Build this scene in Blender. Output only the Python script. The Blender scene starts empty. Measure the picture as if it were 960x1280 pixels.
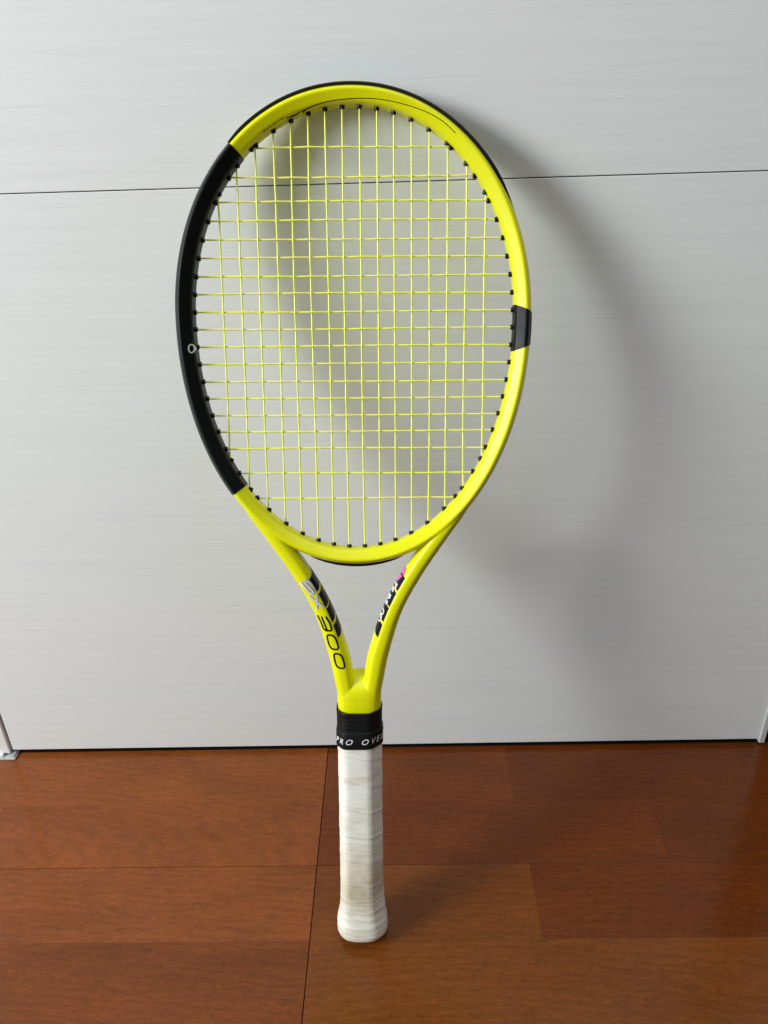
import bpy, bmesh, math, random
from mathutils import Vector, Matrix, noise
from mathutils.bvhtree import BVHTree

random.seed(7)
MM = 0.001
scene = bpy.context.scene
COL = scene.collection

# ------------------------------------------------------------------ camera
def cam_axes(yaw, pitch, roll):
    cy, sy, cp, sp = math.cos(yaw), math.sin(yaw), math.cos(pitch), math.sin(pitch)
    fwd = Vector((sy * cp, cy * cp, -sp)); right = Vector((cy, -sy, 0)); up = right.cross(fwd)
    cr, sr = math.cos(roll), math.sin(roll)
    return right * cr + up * sr, -right * sr + up * cr, fwd

cd = bpy.data.cameras.new('camera')
cam = bpy.data.objects.new('camera', cd); COL.objects.link(cam)
r_, u_, f_ = cam_axes(-0.024516, 0.499835, -0.033015)
M = Matrix((( r_.x, u_.x, -f_.x), (r_.y, u_.y, -f_.y), (r_.z, u_.z, -f_.z))).to_4x4()
M.translation = Vector((0, -0.63415, 0.65145))
cam.matrix_world = M
cd.sensor_fit = 'HORIZONTAL'; cd.sensor_width = 36.0; cd.lens = 36.0 * 961 / 960
cd.clip_start = 0.01; cd.clip_end = 50
scene.camera = cam

# ------------------------------------------------------------------ light: a soft window to the left, two added fills and the dim room around
world = bpy.data.worlds.new('World'); scene.world = world; world.use_nodes = True
bg = world.node_tree.nodes['Background']
bg.inputs[0].default_value = (0.97, 1.0, 1.0, 1); bg.inputs[1].default_value = 0.095

def area(name, loc, target, sx, sy, power, col):
    l = bpy.data.lights.new(name, 'AREA'); l.shape = 'RECTANGLE'; l.size = sx; l.size_y = sy
    l.energy = power; l.color = col
    o = bpy.data.objects.new(name, l); COL.objects.link(o)
    o.location = loc
    o.rotation_euler = (Vector(target) - Vector(loc)).to_track_quat('-Z', 'Z').to_euler()
    return o
area('window_light', (-2.00, -1.02, 1.29), (0.0, 0.0, 0.45), 0.60, 0.85, 56.0, (0.945, 1.0, 0.99))
area('left_fill', (-2.3, -1.6, 1.25), (0.0, 0.0, 0.45), 2.2, 2.0, 23.0, (0.96, 1.0, 1.0))  # added broad fill for the rest of the left-hand light, no actual curtain
area('overhead_fill', (0.4, -0.45, 2.0), (0.4, -0.45, 0.0), 1.3, 0.8, 10.5, (0.96, 1.0, 1.0))  # added overhead fill in place of ceiling bounce, brightens the upper wall

vs = scene.view_settings
vs.view_transform = 'Standard'; vs.look = 'None'; vs.exposure = 0.0; vs.gamma = 1.0; vs.use_curve_mapping = False
scene.render.engine = 'CYCLES'
scene.cycles.use_denoising = True
scene.cycles.max_bounces = 8

# ------------------------------------------------------------------ helpers
def link(name, me, mat=None, parent=None, smooth=False, kind=None, autosmooth=None):
    o = bpy.data.objects.new(name, me); COL.objects.link(o)
    if mat is not None and not me.materials: me.materials.append(mat)
    if parent is not None: o.parent = parent
    if smooth:
        me.polygons.foreach_set('use_smooth', [True] * len(me.polygons))
        if autosmooth:
            me.set_sharp_from_angle(angle=math.radians(autosmooth))
    if kind: o['kind'] = kind
    return o

def pyobj(name, verts, faces, mat, parent=None, smooth=True, autosmooth=None):
    me = bpy.data.meshes.new(name); me.from_pydata([Vector(v) for v in verts], [], faces); me.update()
    return link(name, me, mat, parent, smooth, autosmooth=autosmooth)

def fixn(me):
    bm = bmesh.new(); bm.from_mesh(me); bmesh.ops.recalc_face_normals(bm, faces=bm.faces); bm.to_mesh(me); bm.free()

def box_mesh(name, lo, hi, bevel=0.0, seg=2):
    """box between lo and hi (mm)"""
    bm = bmesh.new(); bmesh.ops.create_cube(bm, size=1)
    for v in bm.verts:
        v.co = Vector([(lo[i] + (v.co[i] + .5) * (hi[i] - lo[i])) * MM for i in range(3)])
    if bevel:
        bmesh.ops.bevel(bm, geom=bm.edges[:], offset=bevel * MM, segments=seg, affect='EDGES', profile=.5)
    me = bpy.data.meshes.new(name); bm.to_mesh(me); bm.free(); return me

def box(name, lo, hi, mat, parent=None, bevel=0.0, seg=2):
    return link(name, box_mesh(name, lo, hi, bevel, seg), mat, parent, smooth=False)

def tag(o, label, cat=None, group=None):
    o['label'] = label
    if cat: o['category'] = cat
    if group: o['group'] = group
    return o

def empty(name, loc=(0, 0, 0)):
    o = bpy.data.objects.new(name, None); COL.objects.link(o); o.location = loc; o.empty_display_size = .05
    return o

# ------------------------------------------------------------------ materials
class NT:
    def __init__(s, name):
        s.m = bpy.data.materials.new(name); s.m.use_nodes = True
        s.t = s.m.node_tree; s.b = s.t.nodes['Principled BSDF']
    def n(s, typ, **kw):
        nd = s.t.nodes.new(typ)
        for k, v in kw.items():
            if k.startswith('i_'): nd.inputs[k[2:].replace('_', ' ')].default_value = v
            else: setattr(nd, k, v)
        return nd
    def l(s, a, b): s.t.links.new(a, b)
    def set(s, **kw):
        for k, v in kw.items(): s.b.inputs[k.replace('_', ' ')].default_value = v
        return s
    def coords(s, scale, which='Object'):
        tc = s.n('ShaderNodeTexCoord'); mp = s.n('ShaderNodeMapping'); mp.inputs['Scale'].default_value = scale
        s.l(tc.outputs[which], mp.inputs[0]); return mp.outputs[0]
    def noise(s, vec, scale, detail=4, rough=.55, dist=0.0):
        nd = s.n('ShaderNodeTexNoise'); nd.inputs['Scale'].default_value = scale; nd.inputs['Detail'].default_value = detail
        nd.inputs['Roughness'].default_value = rough; nd.inputs['Distortion'].default_value = dist
        s.l(vec, nd.inputs['Vector']); return nd.outputs['Fac']
    def ramp(s, fac, stops):
        nd = s.n('ShaderNodeValToRGB'); el = nd.color_ramp.elements
        while len(el) < len(stops): el.new(0.5)
        for e, (p, c) in zip(el, stops):
            e.position = p; e.color = (*c, 1) if len(c) == 3 else c
        s.l(fac, nd.inputs[0]); return nd.outputs['Color']
    def mix(s, a, b, fac, mode='MIX'):
        nd = s.n('ShaderNodeMix', data_type='RGBA', blend_type=mode)
        for sock, v in ((nd.inputs[6], a), (nd.inputs[7], b), (nd.inputs[0], fac)):
            if isinstance(v, (int, float)): sock.default_value = v
            elif isinstance(v, tuple): sock.default_value = (*v, 1)
            else: s.l(v, sock)
        return nd.outputs[2]
    def bump(s, h, strength, dist):
        nd = s.n('ShaderNodeBump'); nd.inputs['Strength'].default_value = strength; nd.inputs['Distance'].default_value = dist
        s.l(h, nd.inputs['Height']); s.l(nd.outputs[0], s.b.inputs['Normal']); return nd
    def col(s, c):
        if isinstance(c, tuple): s.b.inputs['Base Color'].default_value = (*c, 1)
        else: s.l(c, s.b.inputs['Base Color'])
        return s

def plain(name, c, rough=.5, **kw):
    m = NT(name).col(c); m.set(Roughness=rough, **kw); return m.m

def grey(v): return (v, v, v)

# white sheet with a faint printed and embossed horizontal grain
def mat_white_grain():
    m = NT('white_woodgrain_sheet')
    v1 = m.coords((1.3, 1, 42)); n1 = m.noise(v1, 4.0, 5, .6, .35)
    v2 = m.coords((3.2, 1, 260)); n2 = m.noise(v2, 3.0, 3, .6, .2)
    v3 = m.coords((0.8, 1, 11)); n3 = m.noise(v3, 3.0, 3, .5, .5)
    c1 = m.ramp(n1, [(.30, (.756, .768, .768)), (.50, (.778, .789, .788)), (.72, (.794, .805, .805))])
    c2 = m.ramp(n2, [(.28, grey(.91)), (.40, grey(.995)), (.62, grey(1.0)), (.78, grey(1.05))])
    c3 = m.ramp(n3, [(.3, grey(.985)), (.7, grey(1.0))])
    m.col(m.mix(m.mix(c1, c2, 1.0, 'MULTIPLY'), c3, 1.0, 'MULTIPLY'))
    add = m.n('ShaderNodeMath', operation='MULTIPLY_ADD'); m.l(n2, add.inputs[0]); add.inputs[1].default_value = .6; m.l(n1, add.inputs[2])
    m.bump(add.outputs[0], .045, .0004)
    m.set(Roughness=.55); m.b.inputs['Specular IOR Level'].default_value = .2
    return m.m

# lacquered brown floor board; each board's tone, painted-in dimness included, comes from its object colour
def mat_floor():
    m = NT('lacquered_brown_board')
    oi = m.n('ShaderNodeObjectInfo')
    tc = m.n('ShaderNodeTexCoord')
    off = m.n('ShaderNodeVectorMath', operation='ADD'); m.l(tc.outputs['Object'], off.inputs[0])
    sc = m.n('ShaderNodeVectorMath', operation='SCALE'); sc.inputs['Scale'].default_value = 7.3
    cmb = m.n('ShaderNodeCombineXYZ'); m.l(oi.outputs['Random'], cmb.inputs[0]); m.l(oi.outputs['Random'], cmb.inputs[1])
    m.l(cmb.outputs[0], sc.inputs[0]); m.l(sc.outputs[0], off.inputs[1])
    def vec(s):
        mp = m.n('ShaderNodeMapping'); mp.inputs['Scale'].default_value = s; m.l(off.outputs[0], mp.inputs[0]); return mp.outputs[0]
    big = m.noise(vec((3.0, 9, 1)), 2.2, 4, .55, .6)
    fig = m.n('ShaderNodeTexWave', wave_type='RINGS', rings_direction='Z'); fig.inputs['Scale'].default_value = 5.0
    fig.inputs['Distortion'].default_value = 9.0; fig.inputs['Detail'].default_value = 3.0; fig.inputs['Detail Scale'].default_value = 1.4
    m.l(vec((2.2, 9.0, 1)), fig.inputs['Vector'])
    fleck = m.noise(vec((42, 150, 1)), 5.0, 4, .7, .3)
    fine = m.noise(vec((14, 300, 1)), 4.0, 3, .6)
    base = m.mix((1, 1, 1), oi.outputs['Color'], 1.0, 'MULTIPLY')
    mott = m.noise(vec((16, 46, 1)), 5.0, 5, .62, .8)
    base = m.mix(base, m.ramp(mott, [(.32, grey(.87)), (.5, grey(1.0)), (.68, (1.13, 1.12, 1.08))]), 1.0, 'MULTIPLY')
    c = m.mix(base, m.ramp(big, [(.25, grey(.80)), (.5, grey(1.0)), (.78, (1.16, 1.13, 1.06))]), 1.0, 'MULTIPLY')
    c = m.mix(c, m.ramp(fig.outputs['Fac'], [(.0, grey(.93)), (.5, grey(1.0)), (1.0, (1.05, 1.05, 1.03))]), 1.0, 'MULTIPLY')
    c = m.mix(c, m.ramp(fleck, [(.30, grey(.62)), (.45, grey(.97)), (.57, grey(1.0)), (.74, (1.42, 1.38, 1.25))]), 1.0, 'MULTIPLY')
    c = m.mix(c, m.ramp(fine, [(.3, grey(.88)), (.55, grey(1.0)), (.8, grey(1.06))]), 1.0, 'MULTIPLY')
    m.col(c)
    wob = m.noise(vec((14, 22, 1)), 1.0, 2, .5)
    rg = m.ramp(m.noise(vec((5, 8, 1)), 2.0, 4, .6), [(.3, grey(.13)), (.7, grey(.21))])
    m.l(rg, m.b.inputs['Roughness'])
    b = m.bump(wob, .10, .0015)
    b2 = m.n('ShaderNodeBump'); b2.inputs['Strength'].default_value = .05; b2.inputs['Distance'].default_value = .0004
    m.l(fleck, b2.inputs['Height']); m.l(b.outputs[0], b2.inputs['Normal']); m.l(b2.outputs[0], m.b.inputs['Normal'])
    m.b.inputs['Specular IOR Level'].default_value = .33
    return m.m

def mat_paint(name, c, rough, coat, spec=.5, var=.04):
    m = NT(name)
    v = m.coords((1, 1, 1)); n1 = m.noise(v, 60, 3)
    m.col(m.mix(c, m.ramp(n1, [(.3, grey(1 - var)), (.7, grey(1.0))]), 1.0, 'MULTIPLY'))
    n2 = m.noise(v, 900, 2); m.bump(n2, .03, .0003)
    m.l(m.ramp(m.noise(v, 25, 4), [(.3, grey(rough * .85)), (.7, grey(rough * 1.15))]), m.b.inputs['Roughness'])
    m.set(Coat_Weight=coat, Coat_Roughness=.22); m.b.inputs['Specular IOR Level'].default_value = spec
    return m.m

# worn white overgrip: creamy, with greyish-brown hand dirt
def mat_grip():
    m = NT('worn_white_overgrip')
    v = m.coords((1, 1, 1)); vs_ = m.coords((10, 10, 70))
    dirt = m.noise(v, 24, 5, .6, .4); band = m.noise(vs_, 1.6, 4, .6, .3); fine = m.noise(v, 900, 3)
    sep = m.n('ShaderNodeSeparateXYZ'); tc = m.n('ShaderNodeTexCoord'); m.l(tc.outputs['Object'], sep.inputs[0])
    low = m.ramp(sep.outputs['Z'], [(.018, grey(.12)), (.034, grey(.55)), (.048, grey(1)), (.066, grey(.95)), (.088, grey(.35)), (.096, grey(.0))])   # the palm's dirty zone
    base = m.ramp(dirt, [(.25, (.70, .67, .59)), (.5, (.86, .835, .765)), (.75, (.90, .885, .84))])
    base = m.mix(base, m.ramp(band, [(.28, (.74, .68, .56)), (.5, grey(.98)), (.75, grey(1.0))]), .8, 'MULTIPLY')
    stain = m.ramp(m.noise(v, 32, 4, .6), [(.35, (.64, .56, .42)), (.62, (.95, .92, .85))])
    base = m.mix(base, m.mix(base, stain, 1.0, 'MULTIPLY'), low)
    m.col(base)
    m.bump(fine, .25, .0002); m.set(Roughness=.62); m.b.inputs['Specular IOR Level'].default_value = .3
    return m.m

WHITE = mat_white_grain(); FLOOR = mat_floor(); GRIP = mat_grip()
YELLOW = mat_paint('satin_yellow_paint', (.80, .79, .002), .36, .06, .34)
BLACK = mat_paint('satin_black_paint', (.0045, .005, .0058), .40, .0, .15, var=.2)
RUBBER = mat_paint('black_rubber', (.006, .0065, .007), .5, 0.0, .25, var=.2)
NYLON = mat_paint('black_nylon', (.005, .005, .005), .42, 0.0, .28, var=.2)
STRING = plain('lime_string', (.90, .93, .125), .28)
INK = plain('black_print', (.004, .004, .005), .4, Specular_IOR_Level=.2)
SILVER = plain('silver_white_print', (.86, .85, .80), .26, Metallic=.35)
WPRINT = plain('white_print', (.78, .78, .80), .4)
PINK = plain('pink_print', (.80, .10, .50), .4)
TRIM = plain('white_trim', (.80, .79, .78), .30)
GLOSSTRIM = plain('glossy_trim', (.74, .77, .76), .16, Metallic=.25)
METAL = plain('grey_bracket', (.55, .57, .58), .32, Metallic=.55)
DARKWOOD = plain('dark_wood', (.035, .016, .009), .45)
DARK = plain('dark_interior', (.008, .005, .004), .8, Specular_IOR_Level=.1)  # near-black colour stands for the unlit gaps and closet interior

# ------------------------------------------------------------------ floor: boards of 75 mm strips
floor = tag(link('floor', box_mesh('floor', (-1400, -1500, -14), (1300, 380, -3.2)), DARK, None), 'glossy reddish-brown wooden floor below the white closet door')
floor['kind'] = 'structure'
SEAM_X = -87.6; GAP = .42
TONE = dict(a=(.215, .058, .0125), b=(.165, .042, .0085), c=(.116, .027, .0048), d=(.162, .045, .0070), e=(.132, .030, .0050), f=(.143, .035, .0064))  # c, d, e: wood tone plus the right side's dimmer light put into colour
# row: (y_front, y_back, gap at front edge) ; x cuts with a tone for every strip
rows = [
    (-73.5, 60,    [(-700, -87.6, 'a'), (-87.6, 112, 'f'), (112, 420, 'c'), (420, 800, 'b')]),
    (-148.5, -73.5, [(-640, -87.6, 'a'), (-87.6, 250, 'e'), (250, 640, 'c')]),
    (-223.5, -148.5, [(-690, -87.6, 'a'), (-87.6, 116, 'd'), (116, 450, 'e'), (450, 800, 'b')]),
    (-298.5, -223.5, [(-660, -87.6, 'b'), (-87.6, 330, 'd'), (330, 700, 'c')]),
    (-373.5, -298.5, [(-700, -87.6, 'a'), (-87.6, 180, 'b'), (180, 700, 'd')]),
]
xl = [-87.6 - 909, -87.6, -87.6 + 909]
extra = [(-448.5, -373.5), (-523.5, -448.5), (-598.5, -523.5), (-673.5, -598.5), (-748.5, -673.5), (-823.5, -748.5)]
rnd = random.Random(3)
for lo, hi in extra:
    c1 = rnd.uniform(-500, -200); c2 = rnd.uniform(100, 450)
    rows.append((lo, hi, [(-996, c1, rnd.choice('abc')), (c1, -87.6, rnd.choice('abd')), (-87.6, c2, rnd.choice('abcde')), (c2, 821, rnd.choice('bcd'))]))
BOARD_SEAMS_Y = {-148.5, -448.5, -748.5}
for lo, hi, cuts in rows:
    for i, (x0, x1, t) in enumerate(cuts):
        if i == 0: x0 = -996
        if i == len(cuts) - 1: x1 = 1200
        gl = GAP if abs(x0 - SEAM_X) < .1 else .035
        gr = GAP if abs(x1 - SEAM_X) < .1 else .035
        gf = .24 if lo in BOARD_SEAMS_Y else .035
        gb = .24 if hi in BOARD_SEAMS_Y else .035
        bev = .25
        # each strip has its own edges: full bevel at board seams, a hairline where strips meet within a board
        bm = bmesh.new(); bmesh.ops.create_cube(bm, size=1)
        l3, h3 = (x0 + gl, lo + gf, -3.2), (x1 - gr, hi - gb, 0)
        cx = [(l3[k] + h3[k]) / 2 for k in range(3)]
        for v in bm.verts:
            v.co = Vector([v.co[k] * (h3[k] - l3[k]) * MM for k in range(3)])
        def ed(f): return [e for e in bm.edges if all(f(v.co) for v in e.verts)]
        top = lambda c: c.z > 0
        sel = []
        if gl > .1: sel += ed(lambda c: top(c) and c.x < 0)
        if gr > .1: sel += ed(lambda c: top(c) and c.x > 0)
        if gf > .1: sel += ed(lambda c: top(c) and c.y < 0)
        if gb > .1: sel += ed(lambda c: top(c) and c.y > 0)
        if sel: bmesh.ops.bevel(bm, geom=list(set(sel)), offset=.2 * MM, segments=2, affect='EDGES', profile=.5)
        me = bpy.data.meshes.new('plank'); bm.to_mesh(me); bm.free()
        p = link('plank', me, FLOOR, floor, smooth=False)
        p.location = Vector(cx) * MM
        k = rnd.uniform(.96, 1.04)
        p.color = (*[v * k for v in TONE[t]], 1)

# ------------------------------------------------------------------ closet door, jambs, threshold
DX0, DX1 = -446.5, 393.2
door = tag(empty('closet_door', (0, 0, 0)), 'wide white closet door with faint horizontal grain behind the racket', 'door')
box('panel', (DX0, 0, 7.0), (DX1, 28, 590.6), WHITE, door, bevel=.45)
box('panel', (DX0, 0, 591.4), (DX1, 28, 1980), WHITE, door, bevel=.45)
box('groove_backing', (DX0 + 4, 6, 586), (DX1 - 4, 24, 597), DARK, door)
tr = box('edge_trim', (DX1 + .2, -2.2, 2.4), (DX1 + 7.0, 24, 1980), GLOSSTRIM, door, bevel=1.2, seg=3)
tr['label'] = 'glossy pale strip along the right edge of the door'

jamb = tag(empty('door_jamb', (-.47, 0, 0)), 'narrow white door jamb at the far left edge', 'door jamb')
o = box('post', (-520, -2.0, 3.4), (-449.6, 40, 1990), TRIM, None, bevel=.8); o.parent = jamb; o.matrix_parent_inverse = Matrix.Translation((.47, 0, 0))
o = box('gap_shade_strip', (-449.4, 14, 3.4), (-446.9, 40, 1990), DARK, None); o.parent = jamb; o.matrix_parent_inverse = Matrix.Translation((.47, 0, 0))  # near-black strip, puts the shade of the door gap into colour

br = tag(empty('pivot_bracket', (-.46, -.003, 0)), 'small grey floor bracket at the foot of the white jamb', 'bracket')
inv = Matrix.Translation((.46, .003, 0))
for nm, lo, hi, mt, bv in (('base_plate', (-500, -9.5, .1), (-441.5, 12, 2.2), METAL, .9),
                           ('socket', (-486, -6.5, 2.0), (-456, -2.4, 5.6), TRIM, .8),
                           ('pivot_pad', (-447.5, -7.0, 2.0), (-443.2, 2, 3.6), METAL, .6)):
    o = box(nm, lo, hi, mt, None, bevel=bv); o.parent = br; o.matrix_parent_inverse = inv

sill = tag(box('threshold_strip', (-440, 2.0, .1), (440, 44, .9), DARK, None, bevel=.35), 'thin threshold strip under the white door, near-black to paint the gap in shade', 'threshold')  # strip coloured near-black to paint the shade under the door
post = tag(box('door_post', (408.5, 3, 0), (470, 60, 1990), DARKWOOD, None, bevel=1.0), 'dark brown post beyond the right edge of the white door', 'door post')
bw = link('wall', box_mesh('wall', (-1400, 60.5, -3), (1300, 90, 2100)), DARK, None); bw['kind'] = 'structure'
bw['label'] = 'near-black backing painted as the unlit closet interior behind the door gaps'
wl = link('wall_left', box_mesh('wall_left', (-1400, 0, 0), (-520.5, 58, 2100)), TRIM, None); wl['kind'] = 'structure'
wr = link('wall_right', box_mesh('wall_right', (470.5, 6, 0), (1300, 58, 2100)), TRIM, None); wr['kind'] = 'structure'

# ------------------------------------------------------------------ racket pose
def racket_axes(th, ph, ps):
    a = Vector((math.sin(ph), math.sin(th) * math.cos(ph), math.cos(th) * math.cos(ph)))
    n0 = Vector((0, math.cos(th), -math.sin(th))); n0 -= a * n0.dot(a); n0.normalize()
    u0 = n0.cross(a)
    return u0 * math.cos(ps) + n0 * math.sin(ps), a, n0 * math.cos(ps) - u0 * math.sin(ps)
ru, ra, rw = racket_axes(math.radians(17.579), math.radians(0.999), math.radians(0.862))
racket = empty('tennis_racket')
RM = Matrix(((ru.x, rw.x, ra.x), (ru.y, rw.y, ra.y), (ru.z, rw.z, ra.z))).to_4x4()
RM.translation = Vector((-41.07, -216.31, 4.68)) * MM
racket.matrix_world = RM
tag(racket, 'yellow and black tennis racket with white grip leaning against the white door', 'tennis racket')
# local axes of the racket: x = across (U), y = towards the back (W), z = along the handle (V); all in mm below

def chaikin(P, it=2, cut=.22, closed=True):
    for _ in range(it):
        Q = []
        n = len(P)
        for i in range(n if closed else n - 1):
            a, b = P[i], P[(i + 1) % n]
            Q.append((a[0] + (b[0] - a[0]) * cut, a[1] + (b[1] - a[1]) * cut))
            Q.append((a[0] + (b[0] - a[0]) * (1 - cut), a[1] + (b[1] - a[1]) * (1 - cut)))
        P = Q
    return P

# frame section (r outward, w back). crease near the outer front edge, flatter flank to the inside
RING_SEC = chaikin([(6.3, -1.0), (6.1, -5.0), (2.7, -11.6), (1.4, -12.0), (-5.2, -7.9), (-6.1, -6.0), (-6.3, -2.0),
                    (-6.3, 2.0), (-6.1, 6.0), (-5.2, 7.9), (1.4, 12.0), (2.7, 11.6), (6.1, 5.0), (6.3, 1.0)], 2, .12)
ARM_SEC = chaikin([(7.2, -2), (6.4, -6.8), (3.0, -11.2), (-3.2, -11.4), (-6.4, -7.6), (-7.2, -3),
                   (-7.2, 3), (-6.4, 7.6), (-3.2, 11.4), (3.0, 11.2), (6.4, 6.8), (7.2, 2)], 2, .2)

VC, HX, HT, HB, NE = 522.0, 126.2, 154.8, 182.0, 2.06
def ring_c(t):
    c, s = math.cos(t), math.sin(t)
    x = HX * math.copysign(abs(c) ** (2 / NE), c)
    y = VC + (HT if s > 0 else HB) * math.copysign(abs(s) ** (2 / NE), s)
    return x, y
RN = 1440
_raw = [ring_c(2 * math.pi * i / 4000) for i in range(4000)]
def resample_closed(P, n):
    L = [0]
    for i in range(len(P)):
        a, b = P[i], P[(i + 1) % len(P)]; L.append(L[-1] + math.hypot(b[0] - a[0], b[1] - a[1]))
    out = []; j = 0
    for k in range(n):
        d = L[-1] * k / n
        while L[j + 1] < d: j += 1
        f = (d - L[j]) / max(1e-9, L[j + 1] - L[j]); a, b = P[j % len(P)], P[(j + 1) % len(P)]
        out.append((a[0] + (b[0] - a[0]) * f, a[1] + (b[1] - a[1]) * f))
    return out
RING = resample_closed(_raw, RN)
def ring_normals():
    out = []
    for i in range(RN):
        a, b = RING[i - 4], RING[(i + 4) % RN]; dx, dy = b[0] - a[0], b[1] - a[1]; l = math.hypot(dx, dy)
        out.append((dy / l, -dx / l))
    return out
RNORM = ring_normals()
def ring_index(U, V):
    return min(range(RN), key=lambda i: (RING[i][0] - U) ** 2 + (RING[i][1] - V) ** 2)

def P3(U, V, W): return Vector((U * MM, W * MM, V * MM))

def sec_normals(S):
    out = []
    n = len(S)
    for i in range(n):
        a, b = S[i - 1], S[(i + 1) % n]; dx, dy = b[0] - a[0], b[1] - a[1]; l = math.hypot(dx, dy) or 1
        out.append((-dy / l, dx / l))
    # make them point outwards
    c = sum(p[0] * q[0] + p[1] * q[1] for p, q in zip(S, out))
    return [(-x, -y) for x, y in out] if c < 0 else out

def sweep(path, norms, secs, closed_path=False, caps=True):
    """path of (U,V), outward 2-D normals, one section (list of (r,w)) per path point"""
    vs_, fs = [], []
    m = len(secs[0]); n = len(path)
    for (p, q, S) in zip(path, norms, secs):
        for r, w in S: vs_.append(P3(p[0] + q[0] * r, p[1] + q[1] * r, w))
    for i in range(n if closed_path else n - 1):
        for j in range(m):
            a, b = i * m + j, i * m + (j + 1) % m
            c, d = ((i + 1) % n) * m + (j + 1) % m, ((i + 1) % n) * m + j
            fs.append((a, b, c, d))
    if caps and not closed_path:
        fs.append(tuple(range(m - 1, -1, -1))); fs.append(tuple((n - 1) * m + j for j in range(m)))
    return vs_, fs

def smooth_path(pts, n):
    """Catmull-Rom through 2-D points (with extra scalar columns), n samples evenly by parameter"""
    out = []
    k = len(pts) - 1
    for s in range(n + 1):
        x = s / n * k; i = min(int(x), k - 1); t = x - i
        p0 = pts[max(i - 1, 0)]; p1 = pts[i]; p2 = pts[i + 1]; p3 = pts[min(i + 2, k)]
        out.append(tuple(.5 * ((2 * b) + (-a + c) * t + (2 * a - 5 * b + 4 * c - d) * t * t + (-a + 3 * b - 3 * c + d) * t ** 3)
                         for a, b, c, d in zip(p0, p1, p2, p3)))
    return out

# arm centre line: U, V, half width scale, depth scale
ARM = smooth_path([(90.5, 392, .55, .80), (80.5, 377, .78, .92), (64.0, 355, .93, 1.0), (45.0, 327, 1.0, 1.0), (28.5, 296, 1.03, 1.0),
                   (16.7, 260, 1.15, 1.0), (12.3, 238, 1.14, 1.0), (10.0, 222, 1.06, .98), (9.6, 206, .95, .92)], 260)
def arm_normals():
    out = []
    n = len(ARM)
    for i in range(n):
        a, b = ARM[max(i - 2, 0)], ARM[min(i + 2, n - 1)]; dx, dy = b[0] - a[0], b[1] - a[1]; l = math.hypot(dx, dy)
        out.append((-dy / l, dx / l) if -dy > 0 else (dy / l, -dx / l))
    return out
ANORM = arm_normals()

def build_frame():
    V, F = sweep(RING[::2], RNORM[::2], [RING_SEC] * (RN // 2), True)
    parts = [(V, F)]
    for sgn in (1, -1):
        path = [(a[0] * sgn, a[1]) for a in ARM]; nr = [(b[0] * sgn, b[1]) for b in ANORM]
        secs = [[(r * a[2], w * a[3]) for r, w in ARM_SEC] for a in ARM]
        parts.append(sweep(path, nr, secs))
    # shaft and web between the arms: horizontal slices
    sl = []
    oct_ = chaikin([(-18, -5), (-12.5, -12), (12.5, -12), (18, -5), (18, 5), (11, 12), (-11, 12), (-18, 5)], 2, .22)
    for v, su, wf, wb in ((190, .90, -12.0, 12.0), (204, .93, -12.2, 12.2), (209, .97, -12.4, 12.4), (216, 1.0, -12.6, 12.5), (224, 1.01, -12.4, 12.4), (228, 1.0, -11.8, 12), (230.5, .95, -10.6, 12),
                          (233, .88, -8.6, 12), (236, .80, -5.6, 11.6), (238.5, .62, -3.0, 11), (240, .42, .2, 10.4), (241, .25, 3.0, 9.5)):
        sl.append([(x * su, v, (wf + wb) / 2 + y / 12 * (wb - wf) / 2) for x, y in oct_])
    vs_, fs = [], []
    m = len(oct_)
    for s in sl: vs_ += [P3(*p) for p in s]
    for i in range(len(sl) - 1):
        for j in range(m): fs.append((i * m + j, i * m + (j + 1) % m, (i + 1) * m + (j + 1) % m, (i + 1) * m + j))
    fs.append(tuple(range(m - 1, -1, -1))); fs.append(tuple((len(sl) - 1) * m + j for j in range(m)))
    parts.append((vs_, fs))
    allv, allf = [], []
    for v, f in parts:
        o = len(allv); allv += v; allf += [tuple(i + o for i in x) for x in f]
    me = bpy.data.meshes.new('frame_raw'); me.from_pydata(allv, [], allf); me.update()
    # every shell separately outward
    bm = bmesh.new(); bm.from_mesh(me); bmesh.ops.recalc_face_normals(bm, faces=bm.faces); bm.to_mesh(me); bm.free()
    tmp = bpy.data.objects.new('frame_raw', me); COL.objects.link(tmp)
    md = tmp.modifiers.new('r', 'REMESH'); md.mode = 'VOXEL'; md.voxel_size = .0006; md.adaptivity = 0
    ms = tmp.modifiers.new('s', 'SMOOTH'); ms.factor = .5; ms.iterations = 8
    dg = bpy.context.evaluated_depsgraph_get(); dg.update()
    out = bpy.data.meshes.new_from_object(tmp.evaluated_get(dg)); out.name = 'frame'
    bpy.data.objects.remove(tmp); bpy.data.meshes.remove(me)
    return out
fme = build_frame()
frame = link('frame', fme, YELLOW, racket, smooth=True)
tag(frame, 'bright yellow racket frame with open throat')
BVH = BVHTree.FromPolygons([v.co for v in fme.vertices], [tuple(p.vertices) for p in fme.polygons])

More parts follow.
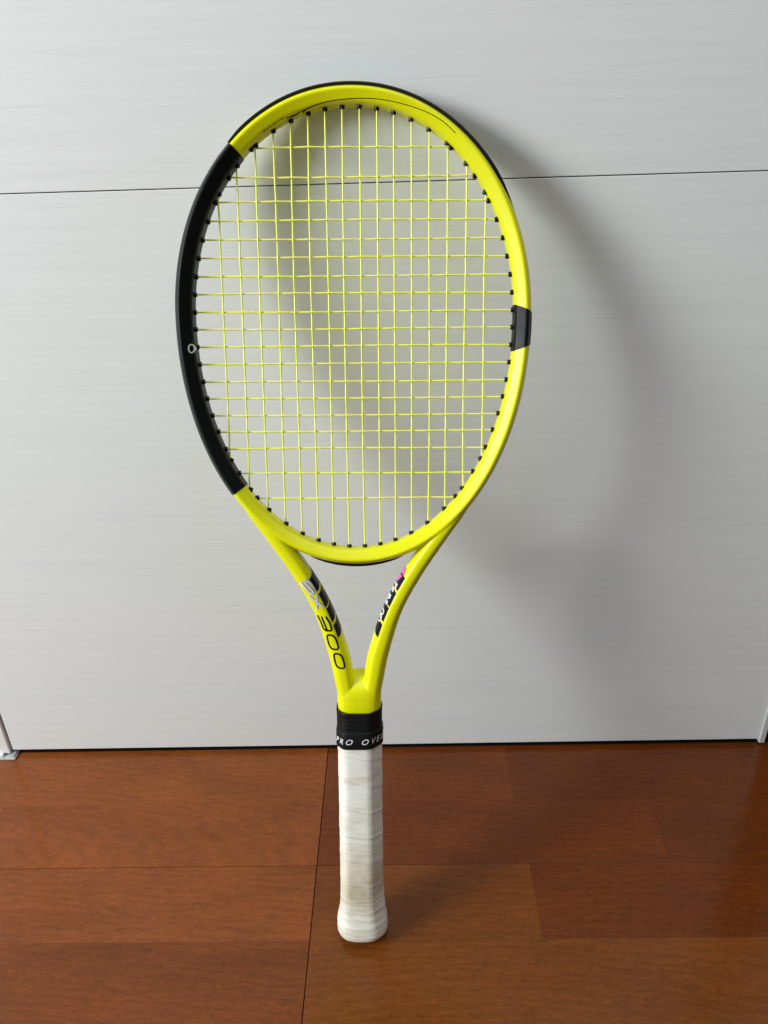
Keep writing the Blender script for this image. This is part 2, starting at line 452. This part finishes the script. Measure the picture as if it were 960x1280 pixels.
def ring_band(name, i0, i1, mat, parent, off=.42, slant=0.0, clip=None, label=None):
    """a painted zone or strip that wraps the ring from index i0 to i1; slant shifts the cut (in steps) from the inner to the outer side"""
    nrm = sec_normals(RING_SEC)
    S = [(r + a * off, w + b * off) for (r, w), (a, b) in zip(RING_SEC, nrm)]
    n = (i1 - i0) % RN
    vs_, fs = [], []
    m = len(S); steps = max(8, n // 2)
    for k in range(steps + 1):
        for r, w in S:
            x = (r / 6.5)
            a0 = i0 + slant * (x + 1) * .5; a1 = i1 - slant * (x + 1) * .5
            if i1 < i0: a1 += RN
            f = a0 + (a1 - a0) * k / steps
            j = int(math.floor(f)); g = f - j
            pa, pb = RING[j % RN], RING[(j + 1) % RN]; na, nb = RNORM[j % RN], RNORM[(j + 1) % RN]
            p = (pa[0] + (pb[0] - pa[0]) * g, pa[1] + (pb[1] - pa[1]) * g); q = (na[0] + (nb[0] - na[0]) * g, na[1] + (nb[1] - na[1]) * g)
            vs_.append(P3(p[0] + q[0] * r, p[1] + q[1] * r, w))
    for k in range(steps):
        for j in range(m): fs.append((k * m + j, k * m + (j + 1) % m, (k + 1) * m + (j + 1) % m, (k + 1) * m + j))
    o = pyobj(name, vs_, fs, mat, parent); fixn(o.data)
    if label: o['label'] = label
    return o

iA, iB = ring_index(-83.5, 640.5), ring_index(-90, 394.5)
blk = ring_band('painted_side', iA, iB, BLACK, racket, label='black painted left side of the racket head')
jB, jA = ring_index(126, 532), ring_index(126, 497)
ring_band('painted_band', jA, jB, BLACK, racket, slant=9, label='short black band on the right side of the head')

# bumper guard on the outer crown, tapering away on the right
def bumper():
    i0, i1 = ring_index(118, 574), ring_index(-84, 641)
    vs_, fs = [], []; n = (i1 - i0) // 2
    for k in range(n + 1):
        j = i0 + (i1 - i0) * k // n
        e = min(1, k / (n * .22)); e = e * e * (3 - 2 * e)
        z = min(1, (n - k) / (n * .05)); z = z * z * (3 - 2 * z)
        hw = 3.0 + 6.4 * e; th = -.7 + 2.1 * e * (.45 + .55 * z)
        S = chaikin([(4.2, -hw * .9), (6.0 + th * .6, -hw * .95), (6.6 + th, -hw * .55), (6.6 + th, hw * .55), (6.0 + th * .6, hw * .95), (4.2, hw * .9)], 1, .22)
        p, q = RING[j % RN], RNORM[j % RN]
        for r, w in S: vs_.append(P3(p[0] + q[0] * r, p[1] + q[1] * r, w))
    m = len(S)
    for k in range(n):
        for j in range(m): fs.append((k * m + j, k * m + (j + 1) % m, (k + 1) * m + (j + 1) % m, (k + 1) * m + j))
    fs.append(tuple(range(m - 1, -1, -1))); fs.append(tuple(n * m + j for j in range(m)))
    o = pyobj('bumper_guard', vs_, fs, NYLON, racket); fixn(o.data)
    o['label'] = 'black bumper guard strip along the crown of the head'
bumper()
# thin black string-bed strip showing under the bridge
def bridge_strip():
    i0, i1 = ring_index(-36, 342), ring_index(36, 342)
    vs_, fs = [], []; n = 60
    for k in range(n + 1):
        j = i0 + (i1 - i0) * k // n; e = math.sin(math.pi * k / n) ** .5
        S = [(5.0, -4.2), (6.2 + 2.3 * e, -3.6), (6.3 + 2.3 * e, 6.0), (5.0, 6.2)]
        p, q = RING[j % RN], RNORM[j % RN]
        for r, w in S: vs_.append(P3(p[0] + q[0] * r, p[1] + q[1] * r, w))
    for k in range(n):
        for j in range(4): fs.append((k * 4 + j, k * 4 + (j + 1) % 4, k * 4 + 4 + (j + 1) % 4, k * 4 + 4 + j))
    fs.append((3, 2, 1, 0)); fs.append(tuple(n * 4 + j for j in range(4)))
    o = pyobj('grommet_strip', vs_, fs, NYLON, racket); fixn(o.data)
bridge_strip()

# ------------------------------------------------------------------ strings and grommets
MU = [6.2, 18.6, 30.7, 43.3, 56.2, 69.4, 83.4, 97.6]
MU = [-x for x in MU[::-1]] + MU
CV = [642.4, 622.9, 605.8, 592.7, 579.8, 566.8, 553.8, 540.9, 528.1, 515.6, 502.6, 489.7, 476.6, 463.9, 451.0, 438.5, 425.0, 406.0, 386.3]
def inner_span_main(u, off=5.2):
    """V where the line U=u meets the inner wall, bottom and top"""
    a, b = [], []
    for i in range(RN):
        p, q = RING[i], RNORM[i]; x, y = p[0] - q[0] * off, p[1] - q[1] * off
        if abs(x - u) < .5: (a if y < VC else b).append(y)
    return sum(a) / len(a), sum(b) / len(b)
def inner_span_cross(v, off=5.2):
    a, b = [], []
    for i in range(RN):
        p, q = RING[i], RNORM[i]; x, y = p[0] - q[0] * off, p[1] - q[1] * off
        if abs(y - v) < .5: (a if x < 0 else b).append(x)
    return sum(a) / len(a), sum(b) / len(b)

def tube(pts, rad, seg=8):
    vs_, fs = [], []
    n = len(pts)
    for i, p in enumerate(pts):
        d = (pts[min(i + 1, n - 1)] - pts[max(i - 1, 0)]).normalized()
        a = d.cross(Vector((0, 1, 0))).normalized(); b = d.cross(a)
        for k in range(seg):
            t = 2 * math.pi * k / seg; vs_.append(p + (a * math.cos(t) + b * math.sin(t)) * rad)
    for i in range(n - 1):
        for k in range(seg):
            fs.append((i * seg + k, i * seg + (k + 1) % seg, (i + 1) * seg + (k + 1) % seg, (i + 1) * seg + k))
    fs.append(tuple(range(seg - 1, -1, -1))); fs.append(tuple((n - 1) * seg + k for k in range(seg)))
    return vs_, fs

def weave(x, knots, signs, A):
    if x <= knots[0]:
        f = max(0, 1 - (knots[0] - x) / 14.0); return A * signs[0] * f
    if x >= knots[-1]:
        f = max(0, 1 - (x - knots[-1]) / 14.0); return A * signs[-1] * f
    for i in range(len(knots) - 1):
        if knots[i] <= x <= knots[i + 1]:
            t = (x - knots[i]) / (knots[i + 1] - knots[i]); t = .5 - .5 * math.cos(math.pi * t)
            return A * (signs[i] + (signs[i + 1] - signs[i]) * t)

SR = .635; AMP = .62
grom_prof = [(0, -3.5), (1.95, -3.5), (1.95, 2.8), (1.65, 3.4), (.8, 3.4), (.7, 2.6), (0, 2.6)]
def grommet_mesh():
    seg = 10; vs_, fs = [], []
    for r, z in grom_prof:
        for k in range(seg):
            t = 2 * math.pi * k / seg; vs_.append((r * math.cos(t) * MM, r * math.sin(t) * MM, z * MM))
    for i in range(len(grom_prof) - 1):
        for k in range(seg): fs.append((i * seg + k, i * seg + (k + 1) % seg, (i + 1) * seg + (k + 1) % seg, (i + 1) * seg + k))
    me = bpy.data.meshes.new('grommet'); me.from_pydata(vs_, [], fs); bm = bmesh.new(); bm.from_mesh(me)
    bmesh.ops.remove_doubles(bm, verts=bm.verts, dist=1e-7); bmesh.ops.recalc_face_normals(bm, faces=bm.faces); bm.to_mesh(me); bm.free()
    me.materials.append(NYLON); return me
GME = grommet_mesh()
def grommet(U, V, d):
    i = ring_index(U, V); nn = RNORM[i]
    dx = Vector((d[0], 0, d[1])) * .75 + Vector((-nn[0], 0, -nn[1])) * .45
    dx.normalize()
    o = link('grommet', GME, None, racket, smooth=True, autosmooth=35)
    p, q = RING[i], nn
    o.location = P3(U, V, 0)
    o.rotation_euler = dx.to_track_quat('Z', 'Y').to_euler()

rs = random.Random(11)
bend = {}
for i, u in enumerate(MU):
    v0, v1 = inner_span_main(u); kn = CV[::-1]
    ok = [j for j, v in enumerate(CV[::-1]) if v0 + 1 < v < v1 - 1]
    knots = [kn[j] for j in ok]; signs = [(1 if (i + j) % 2 else -1) for j in ok]
    a1, a2, ph = rs.uniform(-.7, .7), rs.uniform(-.35, .35), rs.uniform(0, 6)
    pts = []
    n = int((v1 - v0 + 5) / 1.6)
    for k in range(n + 1):
        v = v0 - 2.5 + (v1 - v0 + 5) * k / n; e = min(1, max(0, (v - v0) / (v1 - v0)))
        uu = u + a1 * math.sin(math.pi * e) + a2 * math.sin(2 * math.pi * e)
        pts.append(P3(uu, v, weave(v, knots, signs, AMP)))
    V, F = tube(pts, SR * MM); pyobj('main_string', V, F, STRING, racket)
    grommet(u, v0, (0, 1)); grommet(u, v1, (0, -1))
for j, v in enumerate(CV):
    jj = len(CV) - 1 - j
    u0, u1 = inner_span_cross(v)
    ok = [i for i, u in enumerate(MU) if u0 + 1 < u < u1 - 1]
    knots = [MU[i] for i in ok]; signs = [(-1 if (i + jj) % 2 else 1) for i in ok]
    a1, a2 = rs.uniform(-.5, .5), rs.uniform(-.3, .3)
    pts = []; n = int((u1 - u0 + 5) / 1.6)
    for k in range(n + 1):
        u = u0 - 2.5 + (u1 - u0 + 5) * k / n; e = min(1, max(0, (u - u0) / (u1 - u0)))
        pts.append(P3(u, v + a1 * math.sin(math.pi * e) + a2 * math.sin(2 * math.pi * e), weave(u, knots, signs, AMP)))
    V, F = tube(pts, SR * MM); pyobj('cross_string', V, F, STRING, racket)
    grommet(u0, v, (1, 0)); grommet(u1, v, (-1, 0))

# ------------------------------------------------------------------ prints on the frame, laid on its surface
def cast_front(U, V, off):
    h = BVH.ray_cast(P3(U, V, -60), Vector((0, 1, 0)))
    if h[0] is None: return None
    return h[0] + h[1] * off * MM
def stroke(name, P, width, mat, parent, closed=False, off=.10, caster=cast_front, step=.35):
    if closed: P = P + [P[0]]
    Q = [P[0]]
    for a, b in zip(P, P[1:]):
        n = max(1, int(math.hypot(b[0] - a[0], b[1] - a[1]) / step))
        Q += [(a[0] + (b[0] - a[0]) * k / n, a[1] + (b[1] - a[1]) * k / n) for k in range(1, n + 1)]
    if closed: Q = Q[:-1]
    vs_, fs = [], []; n = len(Q)
    for i in range(n):
        a, b = (Q[i - 2], Q[(i + 2) % n]) if closed else (Q[max(i - 2, 0)], Q[min(i + 2, n - 1)])
        dx, dy = b[0] - a[0], b[1] - a[1]; l = math.hypot(dx, dy) or 1
        for s in (-.5, 0, .5):
            h = caster(Q[i][0] - dy / l * width * s, Q[i][1] + dx / l * width * s, off)
            vs_.append(h)
    for i in range(n if closed else n - 1):
        for k in range(2):
            f = (i * 3 + k, i * 3 + k + 1, ((i + 1) % n) * 3 + k + 1, ((i + 1) % n) * 3 + k)
            if all(vs_[x] is not None for x in f): fs.append(f)
    idx = {}; vv = []
    for f in fs:
        for x in f:
            if x not in idx: idx[x] = len(vv); vv.append(vs_[x])
    return vv, [tuple(idx[x] for x in f) for f in fs]
def print_obj(name, strokes, mat, label=None, parent=None):
    vv, ff = [], []
    for v, f in strokes:
        o = len(vv); vv += v; ff += [tuple(i + o for i in x) for x in f]
    o = pyobj(name, vv, ff, mat, parent or frame); fixn(o.data)
    if label: o['label'] = label
    return o
def rounded(P, closed=True, it=2): return chaikin(P, it, .2, closed)

z1 = rounded([(-25.3, 277.6), (-18.6, 276.6), (-15.0, 264.6), (-22.6, 265.6)])
z2 = rounded([(-20.1, 261.7), (-13.4, 260.7), (-10.3, 248.6), (-17.7, 249.6)])
t3 = [(-32.0, 293.3), (-29.3, 287.6), (-27.6, 282.4), (-25.6, 280.9), (-21.6, 280.7), (-20.8, 282.2), (-22.5, 287.6), (-25.4, 292.6)]
print_obj('number_print', [stroke('', z1, 1.5, INK, None, True)], INK)
print_obj('number_print', [stroke('', z2, 1.5, INK, None, True)], INK)
print_obj('number_print', [stroke('', t3, 1.5, INK, None), stroke('', [(-28.8, 292.7), (-26.9, 287.6), (-24.6, 281.2)], 1.4, INK, None, off=.13)], INK)
def glyph(P, o, rd, up): return [(o[0] + rd[0] * x + up[0] * y, o[1] + rd[1] * x + up[1] * y) for x, y in P]
S_ = [(1, .98), (.2, 1), (0, .88), (0, .62), (.12, .5), (.88, .5), (1, .38), (1, .12), (.8, 0), (0, .02)]
so = dict(o=(-45.0, 320.6), rd=(8.2, -9.6), up=(5.2, 2.4)); xo = dict(o=(-38.3, 309.4), rd=(5.8, -11.0), up=(6.2, 1.4))
SHADE = plain('bronze_print_edge', (.16, .12, .02), .4)
print_obj('letter_edge', [stroke('', [(x + .45, y + .05) for x, y in glyph(S_, **so)], 2.3, SHADE, None, off=.07),
                          stroke('', [(x + .45, y + .05) for x, y in glyph([(0, 0), (1, 1)], **xo)], 2.3, SHADE, None, off=.07),
                          stroke('', [(x + .45, y + .05) for x, y in glyph([(0, 1), (1, 0)], **xo)], 2.3, SHADE, None, off=.085)], SHADE)
print_obj('letter_print', [stroke('', glyph(S_, **so), 1.9, SILVER, None, off=.12)], SILVER)
print_obj('letter_print', [stroke('', glyph([(0, 0), (1, 1)], **xo), 1.9, SILVER, None, off=.12),
                           stroke('', glyph([(0, 1), (1, 0)], **xo), 1.9, SILVER, None, off=.14)], SILVER)
# pinstripe and tiny lettering line on the inner crown
print_obj('pinstripe', [stroke('', smooth_path([(-46, 660.4), (-22, 669.4), (1.2, 672.4), (24, 671.1), (47, 665.1), (63.4, 657.3), (74, 648.6)], 80), .45, INK, None)], INK)
mk = []
path = smooth_path([(-62, 651.6), (-55, 656.2), (-47, 660.9)], 22)
rk = random.Random(5)
for k in range(0, 21):
    a, b = path[k], path[k + 1]
    if rk.random() < .25: continue
    h = rk.uniform(.5, 1.1); mx, my = (a[0] + b[0]) / 2, (a[1] + b[1]) / 2
    mk.append(stroke('', [(mx - .30, my + h * .35), (mx + .22, my - h * .35)], .36, INK, None, step=.3))
print_obj('small_print', mk, INK)
# pale ring mark on the black side
c0 = [(-121.4 + 1.75 * math.cos(t * math.pi / 12), 501.4 + 3.0 * math.sin(t * math.pi / 12)) for t in range(24)]
print_obj('ring_mark', [stroke('', c0, .85, WPRINT, None, True, off=.75)], WPRINT, 'pale ring mark on the black side of the head', racket)

# black stripe blocks wrapping the inner flank of both arms
def arm_patch(sgn, s0, s1, j0, j1, slant, off, mat, name):
    nrm = sec_normals(ARM_SEC); m = len(ARM_SEC)
    js = list(range(j0, j1 + 1)); vs_, fs = [], []; K = 14
    for k in range(K + 1):
        for q_, j in enumerate(js):
            f = s0 + (s1 - s0) * k / K + slant * (1 - q_ / (len(js) - 1))
            i = max(0, min(len(ARM) - 2, int(f))); g = f - i
            A = [a + (b - a) * g for a, b in zip(ARM[i], ARM[i + 1])]; N = [a + (b - a) * g for a, b in zip(ANORM[i], ANORM[i + 1])]
            (r, w), (a, b) = ARM_SEC[j % m], nrm[j % m]
            r = r * A[2] + a * off; w = w * A[3] + b * off
            vs_.append(P3((A[0] + N[0] * r) * sgn, A[1] + N[1] * r, w))
    w_ = len(js)
    for k in range(K):
        for j in range(w_ - 1): fs.append((k * w_ + j, k * w_ + j + 1, (k + 1) * w_ + j + 1, (k + 1) * w_ + j))
    o = pyobj(name, vs_, fs, mat, frame); fixn(o.data); return o
def arm_s(V, inner=True):
    m = 7.2 if inner else 0
    return min(range(len(ARM)), key=lambda i: abs(ARM[i][1] - ANORM[i][1] * m * ARM[i][2] - V))
# section indices of the inner flank: from the front inner bevel to the back one
J = [j for j, (r, w) in enumerate(ARM_SEC) if (r < -3.6 and -11 < w <= 0) or (r < -4.4 and 0 < w < 9.6)]
for sgn in (-1, 1):
    for va, vb in ((330.5, 320.0), (318.6, 307.6), (306.2, 295.0), (293.6, 282.5)):
        arm_patch(sgn, arm_s(va), arm_s(vb), J[0], J[-1], 6, .22, INK, 'stripe_print')

# white lettering and pink emblem on the right arm's inner flank
def cast_right(W, V, off):
    h = BVH.ray_cast(P3(-2 + max(0, (V - 300)) * .3, V, W), Vector((1, 0, 0)))
    return None if h[0] is None else h[0] + h[1] * (off + .25) * MM
def text_strokes(chars, W0, W1, Vtop, adv, lw, wd):
    G = dict(D=[[(0, 0), (0, 1), (.7, 1), (1, .75), (1, .25), (.7, 0), (0, 0)]], U=[[(0, 1), (0, .2), (.2, 0), (.8, 0), (1, .2), (1, 1)]],
             N=[[(0, 0), (0, 1), (1, 0), (1, 1)]], L=[[(0, 1), (0, 0), (1, 0)]],
             O=[[(.2, 0), (0, .2), (0, .8), (.2, 1), (.8, 1), (1, .8), (1, .2), (.8, 0), (.2, 0)]], P=[[(0, 0), (0, 1), (.8, 1), (1, .85), (1, .6), (.8, .45), (0, .45)]])
    out = []
    for n, ch in enumerate(chars):
        for P in G[ch]:
            Q = [(W1 + (W0 - W1) * y, Vtop - n * adv - x * wd) for x, y in P]
            out.append(stroke('', Q, lw, WPRINT, None, off=.1, caster=cast_right))
    return out
for n, ch in enumerate('DUNLOP'):
    print_obj('letter_print', text_strokes(ch, -7.0, 4.4, 317.0 - n * 5.3, 5.3, 1.35, 3.9), WPRINT)
def fill_quad(P, caster, off=.1, n=12):
    vs_, fs = [], []
    for i in range(n + 1):
        for j in range(n + 1):
            a, b = i / n, j / n
            x = (1 - a) * ((1 - b) * P[0][0] + b * P[1][0]) + a * ((1 - b) * P[3][0] + b * P[2][0])
            y = (1 - a) * ((1 - b) * P[0][1] + b * P[1][1]) + a * ((1 - b) * P[3][1] + b * P[2][1])
            vs_.append(caster(x, y, off) or P3(x, y, 0))
    for i in range(n):
        for j in range(n): fs.append((i * (n + 1) + j, i * (n + 1) + j + 1, (i + 1) * (n + 1) + j + 1, (i + 1) * (n + 1) + j))
    return vs_, fs
print_obj('emblem_print', [fill_quad([(-8.2, 325.4), (-6.0, 330.2), (4.0, 329.4), (3.6, 325.2)], cast_right),
                           fill_quad([(-7.2, 324.2), (3.4, 324.0), (3.0, 319.6), (-3.6, 318.6)], cast_right)], PINK, 'pink emblem on the inside of the right throat arm')

# ------------------------------------------------------------------ handle
OCT = [(-12.2, -15.4), (8.8, -15.6), (18.0, -5.2), (18.3, 7.0), (11.5, 15.4), (-9.5, 15.4), (-18.3, 8.2), (-18.2, -7.2)]
def oct_ring(n=144, it=3, cut=.13):
    P = chaikin(OCT, it, cut); return resample_closed(P, n)
HR = oct_ring()
def round_pt(x, y):
    t = math.atan2(y / 15.6, x / 18.2); c, q = math.cos(t), math.sin(t)
    return 17.9 * math.copysign(abs(c) ** .86, c), 15.3 * math.copysign(abs(q) ** .86, q)
def butt_scale(v):
    K = [(0, .96), (.8, 1.08), (2.2, 1.155), (5, 1.21), (9, 1.225), (14, 1.20), (20, 1.13), (27, 1.06), (35, 1.02), (46, 1.0), (400, 1.0)]
    for (a, x), (b, y) in zip(K, K[1:]):
        if a <= v <= b:
            t = (v - a) / (b - a); t = t * t * (3 - 2 * t) if a >= 9 else t; return x + (y - x) * t
    return 1.0
PITCH = 23.5
def build_grip():
    vs_, fs = [], []; m = len(HR); rowsV = []
    v = 0.0
    while v < 182.5:
        rowsV.append(v); v += .35 if v < 6 else .7
    for v in rowsV:
        s = butt_scale(v); s *= 1 + .012 * (1 - min(1, v / 182)) * 0
        for k, (x, y) in enumerate(HR):
            k_ = max(0, min(1, (34 - v) / 22)) * .75
            rx, ry = round_pt(x, y); x, y = x + (rx - x) * k_, y + (ry - y) * k_
            th = math.atan2(y, x) / (2 * math.pi)
            ph = (v / PITCH + th * .9 + .12 * noise.noise(Vector((x * .03, y * .03, v * .02)))) % 1.0
            # each turn laps over the one below: a sharp little edge, then a slow slope down
            lap = .26 * (1 - ph) * min(1, ph / .07) + .10 * math.exp(-((ph - .09) / .06) ** 2)
            # compression wrinkles, strong towards the butt
            wk = .10 + .55 * math.exp(-((v - 30) / 13) ** 2) + .12 * math.exp(-((v - 100) / 60) ** 2)
            wr = noise.noise(Vector((x * .045 + 3, y * .045, v * .55 + th * 4))) + .5 * noise.noise(Vector((x * .08, y * .08 + 9, v * 1.1)))
            lump = noise.noise(Vector((x * .06, y * .06, v * .05))) * .35
            d = (lap + wr * wk * .6 + lump) * (min(1, v / 5))
            l = math.hypot(x, y)
            vs_.append(P3(x * s + x / l * d, v, y * s + y / l * d))
    n = len(rowsV)
    for i in range(n - 1):
        for k in range(m): fs.append((i * m + k, i * m + (k + 1) % m, (i + 1) * m + (k + 1) % m, (i + 1) * m + k))
    fs.append(tuple(range(m - 1, -1, -1))); fs.append(tuple((n - 1) * m + k for k in range(m)))
    o = pyobj('grip', vs_, fs, GRIP, racket); fixn(o.data); o.data.set_sharp_from_angle(angle=math.radians(60))
    o['label'] = 'worn off-white overgrip wrapped around the handle'
    return o
grip = build_grip()

def band(name, prof, mat, label=None, seed=0, wob=.1):
    """closed sleeve: prof = list of (V, offset outwards)"""
    vs_, fs = [], []; m = len(HR)
    for v, d in prof:
        for k, (x, y) in enumerate(HR):
            l = math.hypot(x, y); dd = d + wob * noise.noise(Vector((x * .08, y * .08, v * .3 + seed)))
            tilt = .9 * x / 18
            vs_.append(P3(x + x / l * dd, v + tilt * (0 if name == 'collar' else .3), y + y / l * dd))
    n = len(prof)
    for i in range(n - 1):
        for k in range(m): fs.append((i * m + k, i * m + (k + 1) % m, (i + 1) * m + (k + 1) % m, (i + 1) * m + k))
    o = pyobj(name, vs_, fs, mat, racket); fixn(o.data)
    if label: o['label'] = label
    return o
# ribbed rubber collar, open on top around the shaft
pr = [(186, -1.0), (191, .4)]
for k in range(4):
    v = 193.5 + k * 3.4; pr += [(v, .40), (v + .6, .52), (v + 2.2, .54), (v + 2.8, .38)]
pr += [(207.2, .5), (210.4, .8), (211.6, .7), (211.8, .1), (211.2, -1.2), (206, -2.6)]
band('collar', pr, RUBBER, 'ribbed black rubber collar at the top of the grip')
tape = band('finishing_tape', [(180.0, -.6), (180.3, 1.0), (181.0, 1.35), (187, 1.3), (193.4, 1.25), (194.6, .9), (194.9, -.2)], RUBBER, 'black finishing tape with white lettering', seed=4, wob=.2)

# white lettering around the tape
def tape_text():
    cu = bpy.data.curves.new('t', 'FONT'); cu.body = 'PRO OVERGRIP'; cu.size = 6.7; cu.shear = .35; cu.space_character = 1.48; cu.space_word = 1.75; cu.offset = .06
    to = bpy.data.objects.new('t', cu); COL.objects.link(to)
    dg = bpy.context.evaluated_depsgraph_get(); dg.update()
    me = bpy.data.meshes.new_from_object(to.evaluated_get(dg)); bpy.data.objects.remove(to)
    bm = bmesh.new(); bm.from_mesh(me)
    bmesh.ops.triangulate(bm, faces=bm.faces[:])
    bmesh.ops.subdivide_edges(bm, edges=[e for e in bm.edges if e.calc_length() > .7], cuts=2)
    # perimeter table, starting at the left of the front face
    P = HR; n = len(P)
    st = min(range(n), key=lambda i: (P[i][0] + 18.1) ** 2 + (P[i][1] + 7.6) ** 2)
    step = 1 if P[(st + 4) % n][0] > P[st][0] else -1
    L = 0; tab = []
    for k in range(n + 1):
        a = P[(st + step * k) % n]; b = P[(st + step * (k + 1)) % n]; tab.append((L, a)); L += math.hypot(b[0] - a[0], b[1] - a[1])
    for v in bm.verts:
        x = v.co.x; y = v.co.y
        for (l0, a), (l1, b) in zip(tab, tab[1:]):
            if l0 <= x <= l1: break
        t = max(0, min(1, (x - l0) / max(1e-6, l1 - l0))); px, py = a[0] + (b[0] - a[0]) * t, a[1] + (b[1] - a[1]) * t
        l = math.hypot(px, py); d = 1.62
        v.co = P3(px + px / l * d, 185.0 + y + .27 * px / 18, py + py / l * d)
    bmesh.ops.recalc_face_normals(bm, faces=bm.faces)
    bm.to_mesh(me); bm.free(); me.materials.clear()
    o = link('lettering', me, WPRINT, tape); return o
tape_text()
